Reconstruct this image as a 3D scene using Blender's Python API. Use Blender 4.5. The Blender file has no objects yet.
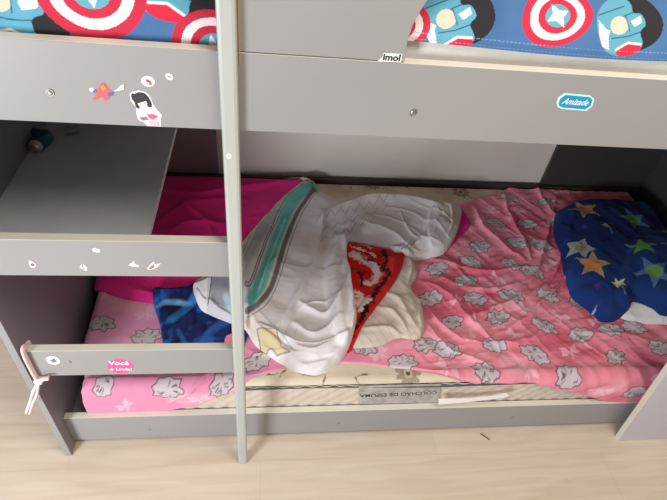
import bpy, bmesh, math, random
import numpy as np
from mathutils import Vector, Matrix

# ---------------------------------------------------------------- camera, world, lights, exposure
F_PX, PITCH, YAW, ROLL, CAM_Z = 517.6, 43.03, 10.56, 8.07, 1.68
PPX, PPY = 333.5, 250.0
a_, b_, c_ = (math.radians(v) for v in (PITCH, YAW, ROLL))
FW = np.array([math.sin(b_)*math.cos(a_), math.cos(b_)*math.cos(a_), -math.sin(a_)])
_r = np.cross(FW, [0, 0, 1]); _r /= np.linalg.norm(_r); _u = np.cross(_r, FW)
RT = math.cos(c_)*_r + math.sin(c_)*_u
UP = -math.sin(c_)*_r + math.cos(c_)*_u
CAM = np.array([0, 0, CAM_Z])

scene = bpy.context.scene
cd = bpy.data.cameras.new('camera')
cd.sensor_width = 36; cd.lens = F_PX/667*36; cd.clip_start = .02
cam = bpy.data.objects.new('camera', cd); scene.collection.objects.link(cam)
M = Matrix(((RT[0], UP[0], -FW[0], 0), (RT[1], UP[1], -FW[1], 0), (RT[2], UP[2], -FW[2], CAM_Z), (0, 0, 0, 1)))
cam.matrix_world = M
scene.camera = cam

world = bpy.data.worlds.new('world'); scene.world = world; world.use_nodes = True
bg = world.node_tree.nodes['Background']
bg.inputs[0].default_value = (1.0, .965, .93, 1); bg.inputs[1].default_value = .33

def area(name, loc, target, size, energy, col):
    l = bpy.data.lights.new(name, 'AREA'); l.size = size; l.energy = energy; l.color = col
    o = bpy.data.objects.new(name, l); scene.collection.objects.link(o)
    o.location = loc
    o.rotation_euler = (Vector(target)-Vector(loc)).to_track_quat('-Z', 'Y').to_euler()
    return o
area('window_daylight', (-1.55, -.95, 1.0), (.0, .9, .6), .6, 70, (.90, .95, 1.0))
area('ceiling_lamp', (.7, .05, 2.65), (.6, .7, .3), .8, 34, (1.0, .92, .80))
scene.view_settings.view_transform = 'Standard'
scene.view_settings.look = 'None'
scene.view_settings.exposure = -0.08
scene.view_settings.gamma = 1.0
scene.view_settings.use_curve_mapping = False

# ---------------------------------------------------------------- helpers
def un(u, v, ax, val):
    """point of the place that stands on plane axis=val in the direction of pixel u, v"""
    d = FW*F_PX + RT*(u-PPX) - UP*(v-PPY)
    s = (val-CAM[ax])/d[ax]
    return CAM + d*s

def lin(c):
    c = np.asarray(c, float)/255.
    return np.where(c <= .04045, c/12.92, ((c+.055)/1.055)**2.4)

def mat(name, col, rough=.5, noise=0, nscale=6, bump=0, bscale=200, metal=0, spec=.4, alpha=1, attr=False, sheen=0, stretch=None):
    m = bpy.data.materials.new(name); m.use_nodes = True
    nt = m.node_tree; b = nt.nodes['Principled BSDF']
    L = tuple(lin(col))+(1,)
    b.inputs['Base Color'].default_value = L
    b.inputs['Roughness'].default_value = rough
    b.inputs['Metallic'].default_value = metal
    b.inputs['Specular IOR Level'].default_value = spec
    b.inputs['Sheen Weight'].default_value = sheen
    b.inputs['Alpha'].default_value = alpha
    tc = nt.nodes.new('ShaderNodeTexCoord')
    src = tc.outputs['Object']
    if stretch:
        mp = nt.nodes.new('ShaderNodeMapping'); mp.inputs['Scale'].default_value = stretch
        nt.links.new(src, mp.inputs[0]); src = mp.outputs[0]
    colsock = None
    if attr:
        at = nt.nodes.new('ShaderNodeAttribute'); at.attribute_name = 'print'
        colsock = at.outputs['Color']
    if noise:
        n = nt.nodes.new('ShaderNodeTexNoise'); n.inputs['Scale'].default_value = nscale; n.inputs['Detail'].default_value = 6
        nt.links.new(src, n.inputs['Vector'])
        mr = nt.nodes.new('ShaderNodeMapRange'); mr.inputs[1].default_value = .3; mr.inputs[2].default_value = .7
        mr.inputs[3].default_value = 1-noise; mr.inputs[4].default_value = 1+noise
        nt.links.new(n.outputs['Fac'], mr.inputs[0])
        vm = nt.nodes.new('ShaderNodeVectorMath'); vm.operation = 'SCALE'
        if colsock: nt.links.new(colsock, vm.inputs[0])
        else: vm.inputs[0].default_value = L[:3]
        nt.links.new(mr.outputs[0], vm.inputs['Scale'])
        colsock = vm.outputs[0]
    if colsock: nt.links.new(colsock, b.inputs['Base Color'])
    if bump:
        n = nt.nodes.new('ShaderNodeTexNoise'); n.inputs['Scale'].default_value = bscale; n.inputs['Detail'].default_value = 3
        nt.links.new(src, n.inputs['Vector'])
        bp = nt.nodes.new('ShaderNodeBump'); bp.inputs['Strength'].default_value = bump; bp.inputs['Distance'].default_value = .002
        nt.links.new(n.outputs['Fac'], bp.inputs['Height']); nt.links.new(bp.outputs[0], b.inputs['Normal'])
    return m

def link(name, me, parent=None, mats=(), smooth=False):
    o = bpy.data.objects.new(name, me); scene.collection.objects.link(o)
    if parent: o.parent = parent
    for m in mats: me.materials.append(m)
    if smooth:
        me.polygons.foreach_set('use_smooth', [True]*len(me.polygons))
    return o

def tag(o, label=None, cat=None, group=None, kind=None):
    if label: o['label'] = label
    if cat: o['category'] = cat
    if group: o['group'] = group
    if kind: o['kind'] = kind
    return o

def bm_obj(name, bm, m, parent=None, smooth=False, bevel=0, seg=2):
    bmesh.ops.recalc_face_normals(bm, faces=bm.faces)
    me = bpy.data.meshes.new(name); bm.to_mesh(me); bm.free()
    o = link(name, me, parent, m if isinstance(m, (list, tuple)) else [m], smooth)
    if bevel:
        md = o.modifiers.new('bevel', 'BEVEL'); md.width = bevel; md.segments = seg; md.limit_method = 'ANGLE'
    return o

def box(bm, x0, x1, y0, y1, z0, z1):
    vs = [bm.verts.new((x, y, z)) for x in (x0, x1) for y in (y0, y1) for z in (z0, z1)]
    for f in ((0, 1, 3, 2), (4, 6, 7, 5), (0, 4, 5, 1), (2, 3, 7, 6), (0, 2, 6, 4), (1, 5, 7, 3)):
        bm.faces.new([vs[i] for i in f])

def prism(bm, pts, axis_y0, axis_y1, mi=0):
    """polygon in xz extruded along y"""
    a = [bm.verts.new((p[0], axis_y0, p[1])) for p in pts]
    b = [bm.verts.new((p[0], axis_y1, p[1])) for p in pts]
    n = len(pts); fs = [bm.faces.new(a), bm.faces.new(b[::-1])]
    for i in range(n): fs.append(bm.faces.new((a[i], b[i], b[(i+1) % n], a[(i+1) % n])))
    for f in fs: f.material_index = mi

def tube(bm, pts, r, seg=10, flat=1.0, cap=True):
    pts = [Vector(p) for p in pts]; rings = []
    prev = None
    for i, p in enumerate(pts):
        d = (pts[min(i+1, len(pts)-1)]-pts[max(i-1, 0)]).normalized()
        ref = prev if prev else (Vector((0, 0, 1)) if abs(d.z) < .9 else Vector((1, 0, 0)))
        n = (ref-d*ref.dot(d)).normalized(); prev = n; b = d.cross(n)
        rr = r[i] if isinstance(r, (list, tuple)) else r
        rings.append([bm.verts.new(p+n*math.cos(t)*rr+b*math.sin(t)*rr*flat) for t in (2*math.pi*k/seg for k in range(seg))])
    for A, B in zip(rings, rings[1:]):
        for k in range(seg): bm.faces.new((A[k], A[(k+1) % seg], B[(k+1) % seg], B[k]))
    if cap: bm.faces.new(rings[0][::-1]); bm.faces.new(rings[-1])

def spline(pts, n=8):
    """Catmull-Rom through points"""
    P = [np.array(p, float) for p in pts]; P = [2*P[0]-P[1]]+P+[2*P[-1]-P[-2]]; out = []
    for i in range(1, len(P)-2):
        for k in range(n):
            t = k/n
            out.append(.5*((2*P[i])+(-P[i-1]+P[i+1])*t+(2*P[i-1]-5*P[i]+4*P[i+1]-P[i+2])*t*t+(-P[i-1]+3*P[i]-3*P[i+1]+P[i+2])*t**3))
    out.append(P[-2]); return out

def closed_spline(pts, n=5):
    P = [np.array(p, float) for p in pts]; m = len(P); out = []
    for i in range(m):
        p0, p1, p2, p3 = P[i-1], P[i], P[(i+1) % m], P[(i+2) % m]
        for k in range(n):
            t = k/n
            out.append(.5*((2*p1)+(-p0+p2)*t+(2*p0-5*p1+4*p2-p3)*t*t+(-p0+3*p1-3*p2+p3)*t**3))
    return np.array(out)

# ---------------------------------------------------------------- materials
m_grey = mat('grey_laminate', (146, 143, 142), .42, .03, 3, .03, 60)
m_edge = mat('pale_edge_band', (216, 212, 198), .45, .03, 12)
m_panel = mat('dark_grey_laminate', (128, 121, 125), .45, .05, 4, .03, 60)
m_shelf = mat('shelf_laminate', (186, 188, 198), .38, .06, 9, .03, 60)
m_stile = mat('light_grey_paint', (172, 174, 168), .35, .03, 10)
m_wall = mat('painted_wall', (212, 204, 194), .8, .05, 2.5, .1, 40)
m_darkwood = mat('dark_brown_rail', (58, 46, 42), .6, .1, 10)
m_chrome = mat('metal_screw', (190, 188, 184), .3, metal=1)
m_white = mat('sticker_white', (236, 232, 230), .5)
m_cloth = mat('printed_cloth', (200, 200, 200), .9, .03, 30, .25, 500, attr=True, spec=.15, sheen=.05)
m_fuzzy = mat('fuzzy_cloth', (200, 200, 200), .95, .12, 90, .9, 260, attr=True, spec=.1, sheen=.1)
m_knit = mat('knit_cloth', (200, 200, 200), .95, .14, 160, .9, 330, attr=True, spec=.1, sheen=.1)
m_matt = mat('mattress_cover', (214, 200, 178), .9, .06, 14, .4, 120, attr=True, spec=.1)
m_mside = mat('quilted_side', (200, 186, 172), .85, .07, 18, .6, 50, spec=.15)
m_pipe = mat('grey_piping', (84, 80, 78), .8, .12, 40)
m_ribbon = mat('pale_pink_ribbon', (232, 206, 202), .8, .04, 40, .2, 300)

# floor: pale wood planks running along the bed
def floor_material():
    m = bpy.data.materials.new('pale_wood_laminate'); m.use_nodes = True
    nt = m.node_tree; N = nt.nodes; Lk = nt.links; b = N['Principled BSDF']
    tc = N.new('ShaderNodeTexCoord')
    mp = N.new('ShaderNodeMapping'); mp.inputs['Scale'].default_value = (1.3, 14, 1); Lk.new(tc.outputs['Object'], mp.inputs[0])
    n = N.new('ShaderNodeTexNoise'); n.inputs['Scale'].default_value = 2.2; n.inputs['Detail'].default_value = 8; n.inputs['Distortion'].default_value = .8
    Lk.new(mp.outputs[0], n.inputs['Vector'])
    cr = N.new('ShaderNodeValToRGB')
    cr.color_ramp.elements[0].position = .3; cr.color_ramp.elements[0].color = tuple(lin((208, 189, 168)))+(1,)
    cr.color_ramp.elements[1].position = .7; cr.color_ramp.elements[1].color = tuple(lin((224, 208, 189)))+(1,)
    Lk.new(n.outputs['Fac'], cr.inputs[0])
    br = N.new('ShaderNodeTexBrick'); br.inputs['Scale'].default_value = 1; br.inputs['Brick Width'].default_value = 1.2; br.inputs['Row Height'].default_value = .19
    br.inputs['Mortar Size'].default_value = .0012; br.inputs['Color1'].default_value = (1, 1, 1, 1); br.inputs['Color2'].default_value = (.95, .94, .93, 1); br.inputs['Mortar'].default_value = (.90, .88, .86, 1)
    Lk.new(tc.outputs['Object'], br.inputs['Vector'])
    mx = N.new('ShaderNodeMix'); mx.data_type = 'RGBA'; mx.blend_type = 'MULTIPLY'; mx.inputs[0].default_value = 1
    Lk.new(cr.outputs[0], mx.inputs[6]); Lk.new(br.outputs['Color'], mx.inputs[7]); Lk.new(mx.outputs[2], b.inputs['Base Color'])
    b.inputs['Roughness'].default_value = .45
    return m

# ---------------------------------------------------------------- the setting
YW = 1.895
bm = bmesh.new(); box(bm, -3, 4, -2.5, YW+.1, -.05, 0)
tag(bm_obj('floor', bm, floor_material()), kind='structure')
bm = bmesh.new(); box(bm, -3, 4, YW, YW+.1, 0, 2.7)
tag(bm_obj('wall_back', bm, m_wall), kind='structure')

# ---------------------------------------------------------------- bunk bed frame
T = .021
XL, XR = -.611, 1.80
bed = bpy.data.objects.new('bunk_bed', None); scene.collection.objects.link(bed); bed.location = (.34, .8, 0)
tag(bed, 'grey bunk bed with a vertical ladder post, guard boards and small stickers', 'bunk bed')
OFF = Vector((-.34, -.8, 0))
def part(name, bm, m, bevel=.0012, label=None, parent=None, smooth=False, kind=None):
    bmesh.ops.translate(bm, vec=OFF, verts=bm.verts)
    o = bm_obj(name, bm, m, parent or bed, smooth, bevel)
    return tag(o, label, kind=kind)
def board(name, x0, x1, y0, y1, z0, z1, label=None, edge=True, m=None):
    """laminate board; its narrow top edge carries the pale banding"""
    bm = bmesh.new(); box(bm, x0, x1, y0, y1, z0, z1)
    if edge:
        for f in bm.faces:
            if all(abs(v.co.z-z1) < 1e-6 for v in f.verts): f.material_index = 1
    return part(name, bm, [m or m_grey, m_edge], label=label)
# end panels
m_black = mat('black_brown_laminate', (62, 58, 58), .5, .05, 4)
def endpanel(x0, x1, m=m_panel):
    bm = bmesh.new(); box(bm, x0, x1, .803, 1.875, 0, 1.60)
    for f in bm.faces:
        if all(abs(v.co.y-.803) < 1e-6 for v in f.verts): f.material_index = 1
    return part('end_panel', bm, [m, m_grey])
endpanel(XL, XL+.018)
endpanel(XR, XR+.018, m_black)
board('side_rail', XL, XR+.018, .770, .791, 1.2198, 1.352)
rail = board('base_rail', XL+.018, XR, .8435, .8435+T, .0229, .1593)
step = board('step_board', XL-.04, -.046, .770, .791, .8655, .9638, label='middle guard board with a row of torn stickers')
lower = board('step_board', -.547, -.046, .770, .791, .504, .606, label='lowest short board with a pink oval sticker')
bm = bmesh.new(); box(bm, XL+.018, -.25, .7915, YW-.03, .870, .888); part('shelf', bm, m_shelf, label='grey laminate shelf at the foot of the lower bunk')
# rails behind
bm = bmesh.new(); box(bm, XL+.018, XR, 1.855, 1.875, .05, .345); part('back_rail', bm, m_darkwood, label='dark brown rail along the wall')
bm = bmesh.new(); box(bm, XL+.018, XR, 1.855, 1.875, 1.20, 1.50); part('back_rail', bm, m_grey)
bm = bmesh.new(); box(bm, XL+.018, -.222, 1.877, 1.893, 0, 1.5); part('back_panel', bm, mat('brown_grey_laminate', (132, 116, 112), .5, .05, 4), label='brownish panel behind the shelf')
bm = bmesh.new(); box(bm, 1.287, XR+.018, 1.877, 1.893, 0, 1.5); part('back_panel', bm, m_black, label='dark panel on the wall behind the blue pillow')
bm = bmesh.new(); box(bm, -.222, -.198, 1.876, 1.893, .0, 1.2); part('back_post', bm, m_panel)
# bed bases
bm = bmesh.new(); box(bm, XL+.018, XR, .866, 1.855, .09, .105); part('bed_base', bm, m_grey)
bm = bmesh.new(); box(bm, XL+.018, XR, .792, 1.855, 1.235, 1.25); part('bed_base', bm, m_grey)
# guard panel with the curved end
cur = [un(u, v, 1, .77) for u, v in ((404.5, 62.5), (405.5, 52), (408, 40), (413, 25), (420, 12), (428, 0))]
gp = [(-.615+.57, 1.3535)]+[(p[0], max(p[2], 1.3535)) for p in cur]+[(.262, 1.50), (.30, 1.55), (.35, 1.60), (.42, 1.64), (.42, 1.66), (-.045, 1.66)]
bm = bmesh.new(); prism(bm, gp, .770, .791); part('guard_panel', bm, m_grey, label='tall upper guard panel with a curved end')
# right front panel with the slanted edge
bm = bmesh.new(); prism(bm, [(1.285, 0), (1.818, 0), (1.818, .75), (1.169, .75)], .783, .8025)
for f in bm.faces:
    c = f.calc_center_median()
    if c.x < 1.24: f.material_index = 1
part('side_panel', bm, [mat('pale_lilac_laminate', (196, 190, 196), .45, .03, 4), m_edge], label='grey panel with a slanted pale edge')
# ladder post (rounded bar)
bm = bmesh.new(); box(bm, -.0705, -.0425, .752, .770, 0, 1.80); part('ladder_post', bm, m_stile, bevel=.006, label='light grey vertical ladder post')
# yellow tape behind the post
bm = bmesh.new(); box(bm, -.0405, -.0385, .7690, .7699, 1.335, 1.46); part('tape_strip', bm, mat('yellow_tape', (190, 150, 60), .5), 0)

def screw(u, v, y, r=.0052):
    p = un(u, v, 1, y); bm = bmesh.new()
    tube(bm, [(p[0], y, p[2]), (p[0], y-.0015, p[2])], r, 16)
    tube(bm, [(p[0], y-.0015, p[2]), (p[0], y-.0025, p[2])], [r*.8, r*.45], 16)
    part('screw', bm, m_chrome, 0)
for u, v, y in ((50, 92.5, .77), (413.5, 112, .77), (68.5, 362, .77), (338, 423.5, .8435), (512, 417.5, .8435), (149, 429.5, .8435), (241, 267, .77)):
    screw(u, v, y, .006 if y < .8 and u != 241 else .005)

# ---------------------------------------------------------------- stickers and writing on the frame
_mc = {}
def cmat(col):
    if col not in _mc: _mc[col] = mat('ink_%d_%d_%d' % col, col, .5)
    return _mc[col]
def ell(cx, cz, rx, rz, rot=0, n=20, sup=2.0):
    out = []
    for k in range(n):
        t = 2*math.pi*k/n; c, s = math.cos(t), math.sin(t)
        x = rx*math.copysign(abs(c)**(2/sup), c); z = rz*math.copysign(abs(s)**(2/sup), s)
        out.append((cx+x*math.cos(rot)-z*math.sin(rot), cz+x*math.sin(rot)+z*math.cos(rot)))
    return out
def px(poly, y=.77): return [(q[0], q[2]) for q in (un(u, v, 1, y) for u, v in poly)]
def pell(u, v, ru, rv, rot=0, y=.77, sup=2.0): return px(ell(u, v, ru, rv, math.radians(rot), 22, sup), y)
def sticker(label, layers, y=.77, name='sticker'):
    bm = bmesh.new(); mats = []
    yy = y
    for poly, col in layers:
        m = cmat(col)
        if m not in mats: mats.append(m)
        prism(bm, poly, y-.00005, yy-.0004, mats.index(m)); yy -= .00025
    bmesh.ops.recalc_face_normals(bm, faces=bm.faces)
    global LAST
    LAST = part(name, bm, mats, 0, label=label)
    return LAST
def text_mesh(s, size, m, origin, xdir, zdir, name, depth=.0002, shear=0, bold=0, sx=1.0, parent=None, label=None):
    c = bpy.data.curves.new('t', 'FONT'); c.body = s; c.size = size; c.align_x = 'CENTER'; c.align_y = 'CENTER'; c.shear = shear; c.offset = bold; c.resolution_u = 3
    o = bpy.data.objects.new('t', c); scene.collection.objects.link(o)
    bpy.context.view_layer.update()
    me = bpy.data.meshes.new_from_object(o.evaluated_get(bpy.context.evaluated_depsgraph_get()))
    bpy.data.objects.remove(o)
    if parent is None: parent = LAST
    X = Vector(xdir).normalized(); Z = Vector(zdir).normalized(); Z = (Z-X*Z.dot(X)).normalized()
    O = Vector(origin)
    for v in me.vertices: v.co = O+X*v.co.x*sx+Z*v.co.y
    me.materials.clear()
    if parent is None or parent.name.startswith('bunk') or parent in bed.children:
        for v in me.vertices: v.co += OFF
    ob = link(name, me, parent or bed, [m])
    if label: ob['label'] = label
    return ob
def dirs(p0, p1, y):
    a, b = un(*p0, 1, y), un(*p1, 1, y); return Vector(b-a).normalized()

WHT, PAL = (238, 234, 232), (214, 212, 214)
# red and blue scrap
sticker('red and blue crouching figure sticker, partly torn', [
    (px([(88.5, 89), (92, 87.5), (95, 90), (91, 92)]), (222, 218, 216)),
    (px([(96, 89), (99.5, 87), (101, 83), (104.5, 82.5), (107, 86), (109, 89), (112.5, 91), (113, 94), (109, 95.5), (109.5, 99), (106, 101), (103, 96.5), (100.5, 97.5), (96.5, 99.5), (93, 99), (94.5, 96.5), (97, 95), (96.5, 92)]), (196, 92, 88)),
    (px([(108, 92.5), (113.5, 92), (113, 95.5), (108, 96)]), (98, 96, 150)),
    (px([(93.5, 90), (96, 89), (97, 92.5), (94.5, 93)]), (98, 96, 150)),
    (px([(100.5, 86.5), (104, 84), (106, 88), (103, 91)]), (222, 140, 80)),
    (px([(117, 89), (121, 85), (124.5, 84), (124, 89), (119, 90.5), (114, 91)]), (222, 218, 216))])
sticker('small white oval sticker with a red and green dab', [
    (pell(148, 81.3, 6.9, 5.2, 15), WHT), (px([(145.5, 79), (149, 79.5), (152, 82.5), (149, 83), (146, 81.5)]), (190, 70, 92)), (pell(150.5, 84, 1.6, 1.1), (120, 150, 90))])
sticker('tiny white sticker right of the red and green one', [
    (pell(169.3, 76.6, 4.2, 3.0, 35), WHT), (pell(169.3, 76.6, 1.8, 1.0, 20), (190, 130, 140))])
sticker('girl sticker with black hair and pale pink dress', [
    (px([(129.5, 94), (132, 91.8), (139, 90.5), (145.5, 92), (150, 96), (153, 104), (157, 110), (161.8, 115), (160.5, 121), (161, 126.5), (148, 126), (144, 122.5), (138.5, 120), (136.3, 113), (136, 107), (131, 101)]), WHT),
    (px([(131, 95.5), (132, 93), (134.5, 93.5), (139, 91.8), (144.5, 92.8), (148.5, 96.5), (151.8, 103), (152, 107), (148.5, 107), (147, 105), (140, 107), (138.5, 109), (136, 107), (134.5, 102), (131.8, 99)]), (46, 42, 44)),
    (px([(137.5, 103.5), (141, 102.2), (146, 100.8), (147.5, 103.8), (145, 106), (140.5, 107)]), (240, 220, 210)), (px([(139.5, 103.6), (141.2, 103.2), (141.2, 104), (139.8, 104.4)]), (60, 50, 50)), (px([(144.2, 102.6), (145.8, 102.2), (145.9, 103), (144.5, 103.3)]), (60, 50, 50)),
    (px([(139, 108), (149, 106.5), (153, 111), (158, 116), (153, 120), (143, 120.5), (138.5, 116)]), (226, 202, 208)),
    (px([(147, 114), (153, 113.5), (158.5, 116.5), (153, 119), (149, 117)]), (206, 92, 122)),
    (px([(140, 117), (146, 116), (149, 119), (142, 120)]), (140, 116, 122)),
    (px([(149, 121.5), (157, 121), (159.5, 125.5), (151, 125.5)]), (212, 176, 186))])
# middle board
sticker('small oval sticker with a mauve centre', [
    (px([(28.8, 260.5), (32, 261.5), (36.2, 264.5), (35, 267.5), (31, 267.2), (29, 264)]), WHT), (pell(32.6, 264.6, 2.2, 1.5, 15), (150, 92, 118))])
sticker('white cloud-shaped sticker', [(px([(92.2, 249), (95, 247.8), (100, 250), (99.5, 252.5), (96, 252), (93, 251.3)]), WHT), (pell(96.6, 250.6, 1.1, .8), (190, 188, 190))])
sticker('torn white paper scrap with two prongs', [(px([(79.5, 268), (81.3, 263.5), (83, 268.8)]), PAL), (px([(83, 263.5), (87, 267.5), (87, 270.5), (84, 270)]), (226, 224, 222))])
sticker('torn pale grey paper scrap', [(px([(128.5, 264.8), (132, 263), (133.5, 260.5), (135, 264), (139.5, 265.5), (138, 267), (131, 266.2)]), (226, 224, 220))])
sticker('torn white scrap with a red corner', [
    (px([(147, 268.5), (150, 264.8), (153.5, 261.5), (155, 264.5), (160.8, 263.2), (157, 267.5), (150, 270)]), (228, 224, 220)), (px([(148, 268.5), (151.5, 265.5), (153.5, 264), (154.5, 267), (151, 269)]), (206, 96, 82))])
# ladder post
sticker('tiny white sticker on the ladder post', [(pell(228.8, 156, 2.8, 2.5, 0, .752), WHT), (pell(228.6, 156, 1.1, .9, 0, .752), (180, 160, 160))], y=.752)
# lowest board
sticker('white oval sticker with a dark star shape', [
    (pell(53, 360.3, 7.1, 3.9, 12), WHT), (px([(49, 360.5), (52, 359.3), (54.5, 357.5), (55.2, 359.5), (58, 361), (55, 361.8), (52.5, 363), (52, 361.3)]), (112, 110, 118))])
sticker('pink oval sticker with white lettering', [(pell(120.3, 366, 13.2, 7.2, 2), (222, 84, 140))])
xd = dirs((80, 365), (180, 365.3), .77); zd = Vector((0, 0, 1))
p = un(118.5, 363.3, 1, .7694); text_mesh('Você', .023, m_white, p, xd, zd, 'lettering', bold=.0004, shear=.1)
p = un(121, 369.3, 1, .7694); text_mesh('é Linda!', .0165, m_white, p, xd, zd, 'lettering', bold=.0003, shear=.1)
# upper rail right
sticker('turquoise oval sticker with white rim and white script', [
    (px([(556.3, 103), (558.5, 97), (564.5, 93), (590, 95.3), (594.3, 99), (592.5, 106), (586, 111), (562, 109), (557.5, 107)]), (196, 222, 216)),
    (px([(558.5, 103), (560.5, 98.3), (565.5, 94.8), (589.5, 97), (592.2, 99.8), (590.5, 105.5), (585, 109.2), (562.5, 107.2), (559.2, 105.8)]), (28, 142, 182))])
p = un(575.3, 102.2, 1, .7692); xd = dirs((556, 100.6), (594, 103.2), .77)
text_mesh('Amizade', .0155, m_white, p, xd, zd, 'lettering', bold=.0002, shear=.45, sx=.86)
# maker's tag
sticker('white maker tag on the corner of the guard panel', [
    (px([(377, 61.3), (382.5, 57), (383.5, 53), (402.5, 54), (401, 62.3)]), (232, 230, 226))])
p = un(391.8, 57.8, 1, .7692); text_mesh('imol', .0145, cmat((52, 50, 50)), p, dirs((380, 57), (402, 58.4), .77), zd, 'lettering', bold=.0005, sx=1.1)

# ---------------------------------------------------------------- numpy noise and painting
rng = np.random.RandomState(7)
_tab = rng.rand(256, 256)
def vnoise(x, y):
    xi = np.floor(x).astype(int); yi = np.floor(y).astype(int); fx = x-xi; fy = y-yi
    fx = fx*fx*(3-2*fx); fy = fy*fy*(3-2*fy)
    g = lambda i, j: _tab[i % 256, j % 256]
    return (g(xi, yi)*(1-fx)+g(xi+1, yi)*fx)*(1-fy)+(g(xi, yi+1)*(1-fx)+g(xi+1, yi+1)*fx)*fy
def fbm(x, y, o=4):
    s = 0; a = .5
    for k in range(o): s = s+a*vnoise(x*2**k+17.3*k, y*2**k+9.1*k); a *= .5
    return s/(1-.5**o)
def smooth(x): x = np.clip(x, 0, 1); return x*x*(3-2*x)
def inpoly(X, Y, P):
    P = np.asarray(P); r = np.zeros(X.shape, bool); n = len(P)
    for i in range(n):
        x1, y1 = P[i]; x2, y2 = P[(i+1) % n]
        if y1 == y2: continue
        c = ((y1 > Y) != (y2 > Y)) & (X < (x2-x1)*(Y-y1)/(y2-y1)+x1); r ^= c
    return r
def segdist(X, Y, P, closed=False):
    """distance to polyline, running parameter 0..1 and nearest point"""
    P = np.asarray(P, float); n = len(P); m = n if closed else n-1
    best = np.full(X.shape, 1e9); NX = X.copy(); NY = Y.copy(); par = np.zeros(X.shape)
    for i in range(m):
        a, b = P[i], P[(i+1) % n]; d = b-a; L = max(d@d, 1e-12)
        t = np.clip(((X-a[0])*d[0]+(Y-a[1])*d[1])/L, 0, 1)
        qx, qy = a[0]+t*d[0], a[1]+t*d[1]; dd = np.hypot(X-qx, Y-qy); k = dd < best
        best = np.where(k, dd, best); NX = np.where(k, qx, NX); NY = np.where(k, qy, NY); par = np.where(k, (i+t)/m, par)
    return best, par, NX, NY
class Paint:
    """colour of a cloth, kept per vertex over the cloth's own metres"""
    def __init__(s, S, Tt, col): s.S, s.T = S, Tt; s.C = np.tile(lin(col), S.shape+(1,)).astype(float)
    def mix(s, k, col, a=1.0):
        a = np.asarray(a, float)*np.ones(s.S.shape); a = np.where(k, a, 0)[..., None]; s.C = s.C*(1-a)+lin(col)*a
    def poly(s, P, col, a=1.0):
        P = np.asarray(P); b = (s.S > P[:, 0].min()) & (s.S < P[:, 0].max()) & (s.T > P[:, 1].min()) & (s.T < P[:, 1].max())
        if not b.any(): return
        k = np.zeros(s.S.shape, bool); k[b] = inpoly(s.S[b], s.T[b], P); s.mix(k, col, a)
    def line(s, P, w, col, a=1.0, closed=False):
        P = np.asarray(P); b = (s.S > P[:, 0].min()-w) & (s.S < P[:, 0].max()+w) & (s.T > P[:, 1].min()-w) & (s.T < P[:, 1].max()+w)
        if not b.any(): return
        d = np.full(s.S.shape, 9.); d[b] = segdist(s.S[b], s.T[b], P, closed)[0]
        s.mix(d < w, col, np.clip((w-d)/(w*.5), 0, 1)*a)
def loc(pts, cx, cy, sc, rot):
    c, s = math.cos(rot), math.sin(rot)
    return [(cx+sc*(x*c-y*s), cy+sc*(x*s+y*c)) for x, y in pts]
def star(n=5, r=1, ri=.45, ph=math.pi/2):
    return [((r if k % 2 == 0 else ri)*math.cos(ph+math.pi*k/n), (r if k % 2 == 0 else ri)*math.sin(ph+math.pi*k/n)) for k in range(2*n)]

# ---------------------------------------------------------------- lower mattress and the layers on it
MX0, MX1, MY0, MY1 = -.552, 1.72, .872, 1.848
def mz(t): return .284+.042*smooth((t-.95)/.8)
RC = .022
def drape(S, Tt, Hh):
    """from cloth metres to the place: flat on the mattress, over its front and left edges, Hh off the surface"""
    d = np.maximum(MY0+RC-Tt, 0.); e = np.maximum(MX0+RC-S, 0.)
    def fold(q):
        a = np.clip(q/RC, 0, math.pi/2); over = np.maximum(q-RC*math.pi/2, 0)
        return RC*np.sin(a), RC*(1-np.cos(a))+over, a
    oy, zy, ay = fold(d); ox, zx, ax = fold(e)
    Y = np.where(d > 0, MY0+RC-oy-Hh*np.sin(ay), Tt); X = np.where(e > 0, MX0+RC-ox-Hh*np.sin(ax), S)
    X = X+.04*smooth((MX0+.16-S)/.16)*smooth((MY0+.14-Tt)/.14)   # rounded corner
    Z = mz(Tt)-np.maximum(zy, zx)-.0*zx+Hh*np.cos(np.maximum(ay, ax))
    return X, Y, Z
def st(u, v, z=.30):
    p = un(u, v, 2, z)
    if p[1] < MY0+.004:
        q = un(u, v, 1, MY0); return (q[0], MY0+RC-(RC*math.pi/2-RC)-(z-.014-q[2])-.0) if q[2] < z-RC else (p[0], p[1])
    return (p[0], p[1])
def sts(P, z=.30): return [st(u, v, z) for u, v in P]

G = .004
gs = np.arange(MX0-.2, MX1+.06, G); gt = np.arange(MY0-.2, MY1+.06, G)
GS, GT = np.meshgrid(gs, gt, indexing='ij')
TOP = .0075*smooth((MY0+RC+.02-GT)/.02)*np.ones(GS.shape)
def sample(A, S, Tt):
    x = np.clip((S-gs[0])/G, 0, len(gs)-1.001); y = np.clip((Tt-gt[0])/G, 0, len(gt)-1.001)
    i = x.astype(int); j = y.astype(int); fx = x-i; fy = y-j
    return (A[i, j]*(1-fx)+A[i+1, j]*fx)*(1-fy)+(A[i, j+1]*(1-fx)+A[i+1, j+1]*fx)*fy
def blur(A, n):
    for _ in range(n):
        A = (A+np.roll(A, 1, 0)+np.roll(A, -1, 0)+np.roll(A, 1, 1)+np.roll(A, -1, 1))/5
    return A

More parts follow.
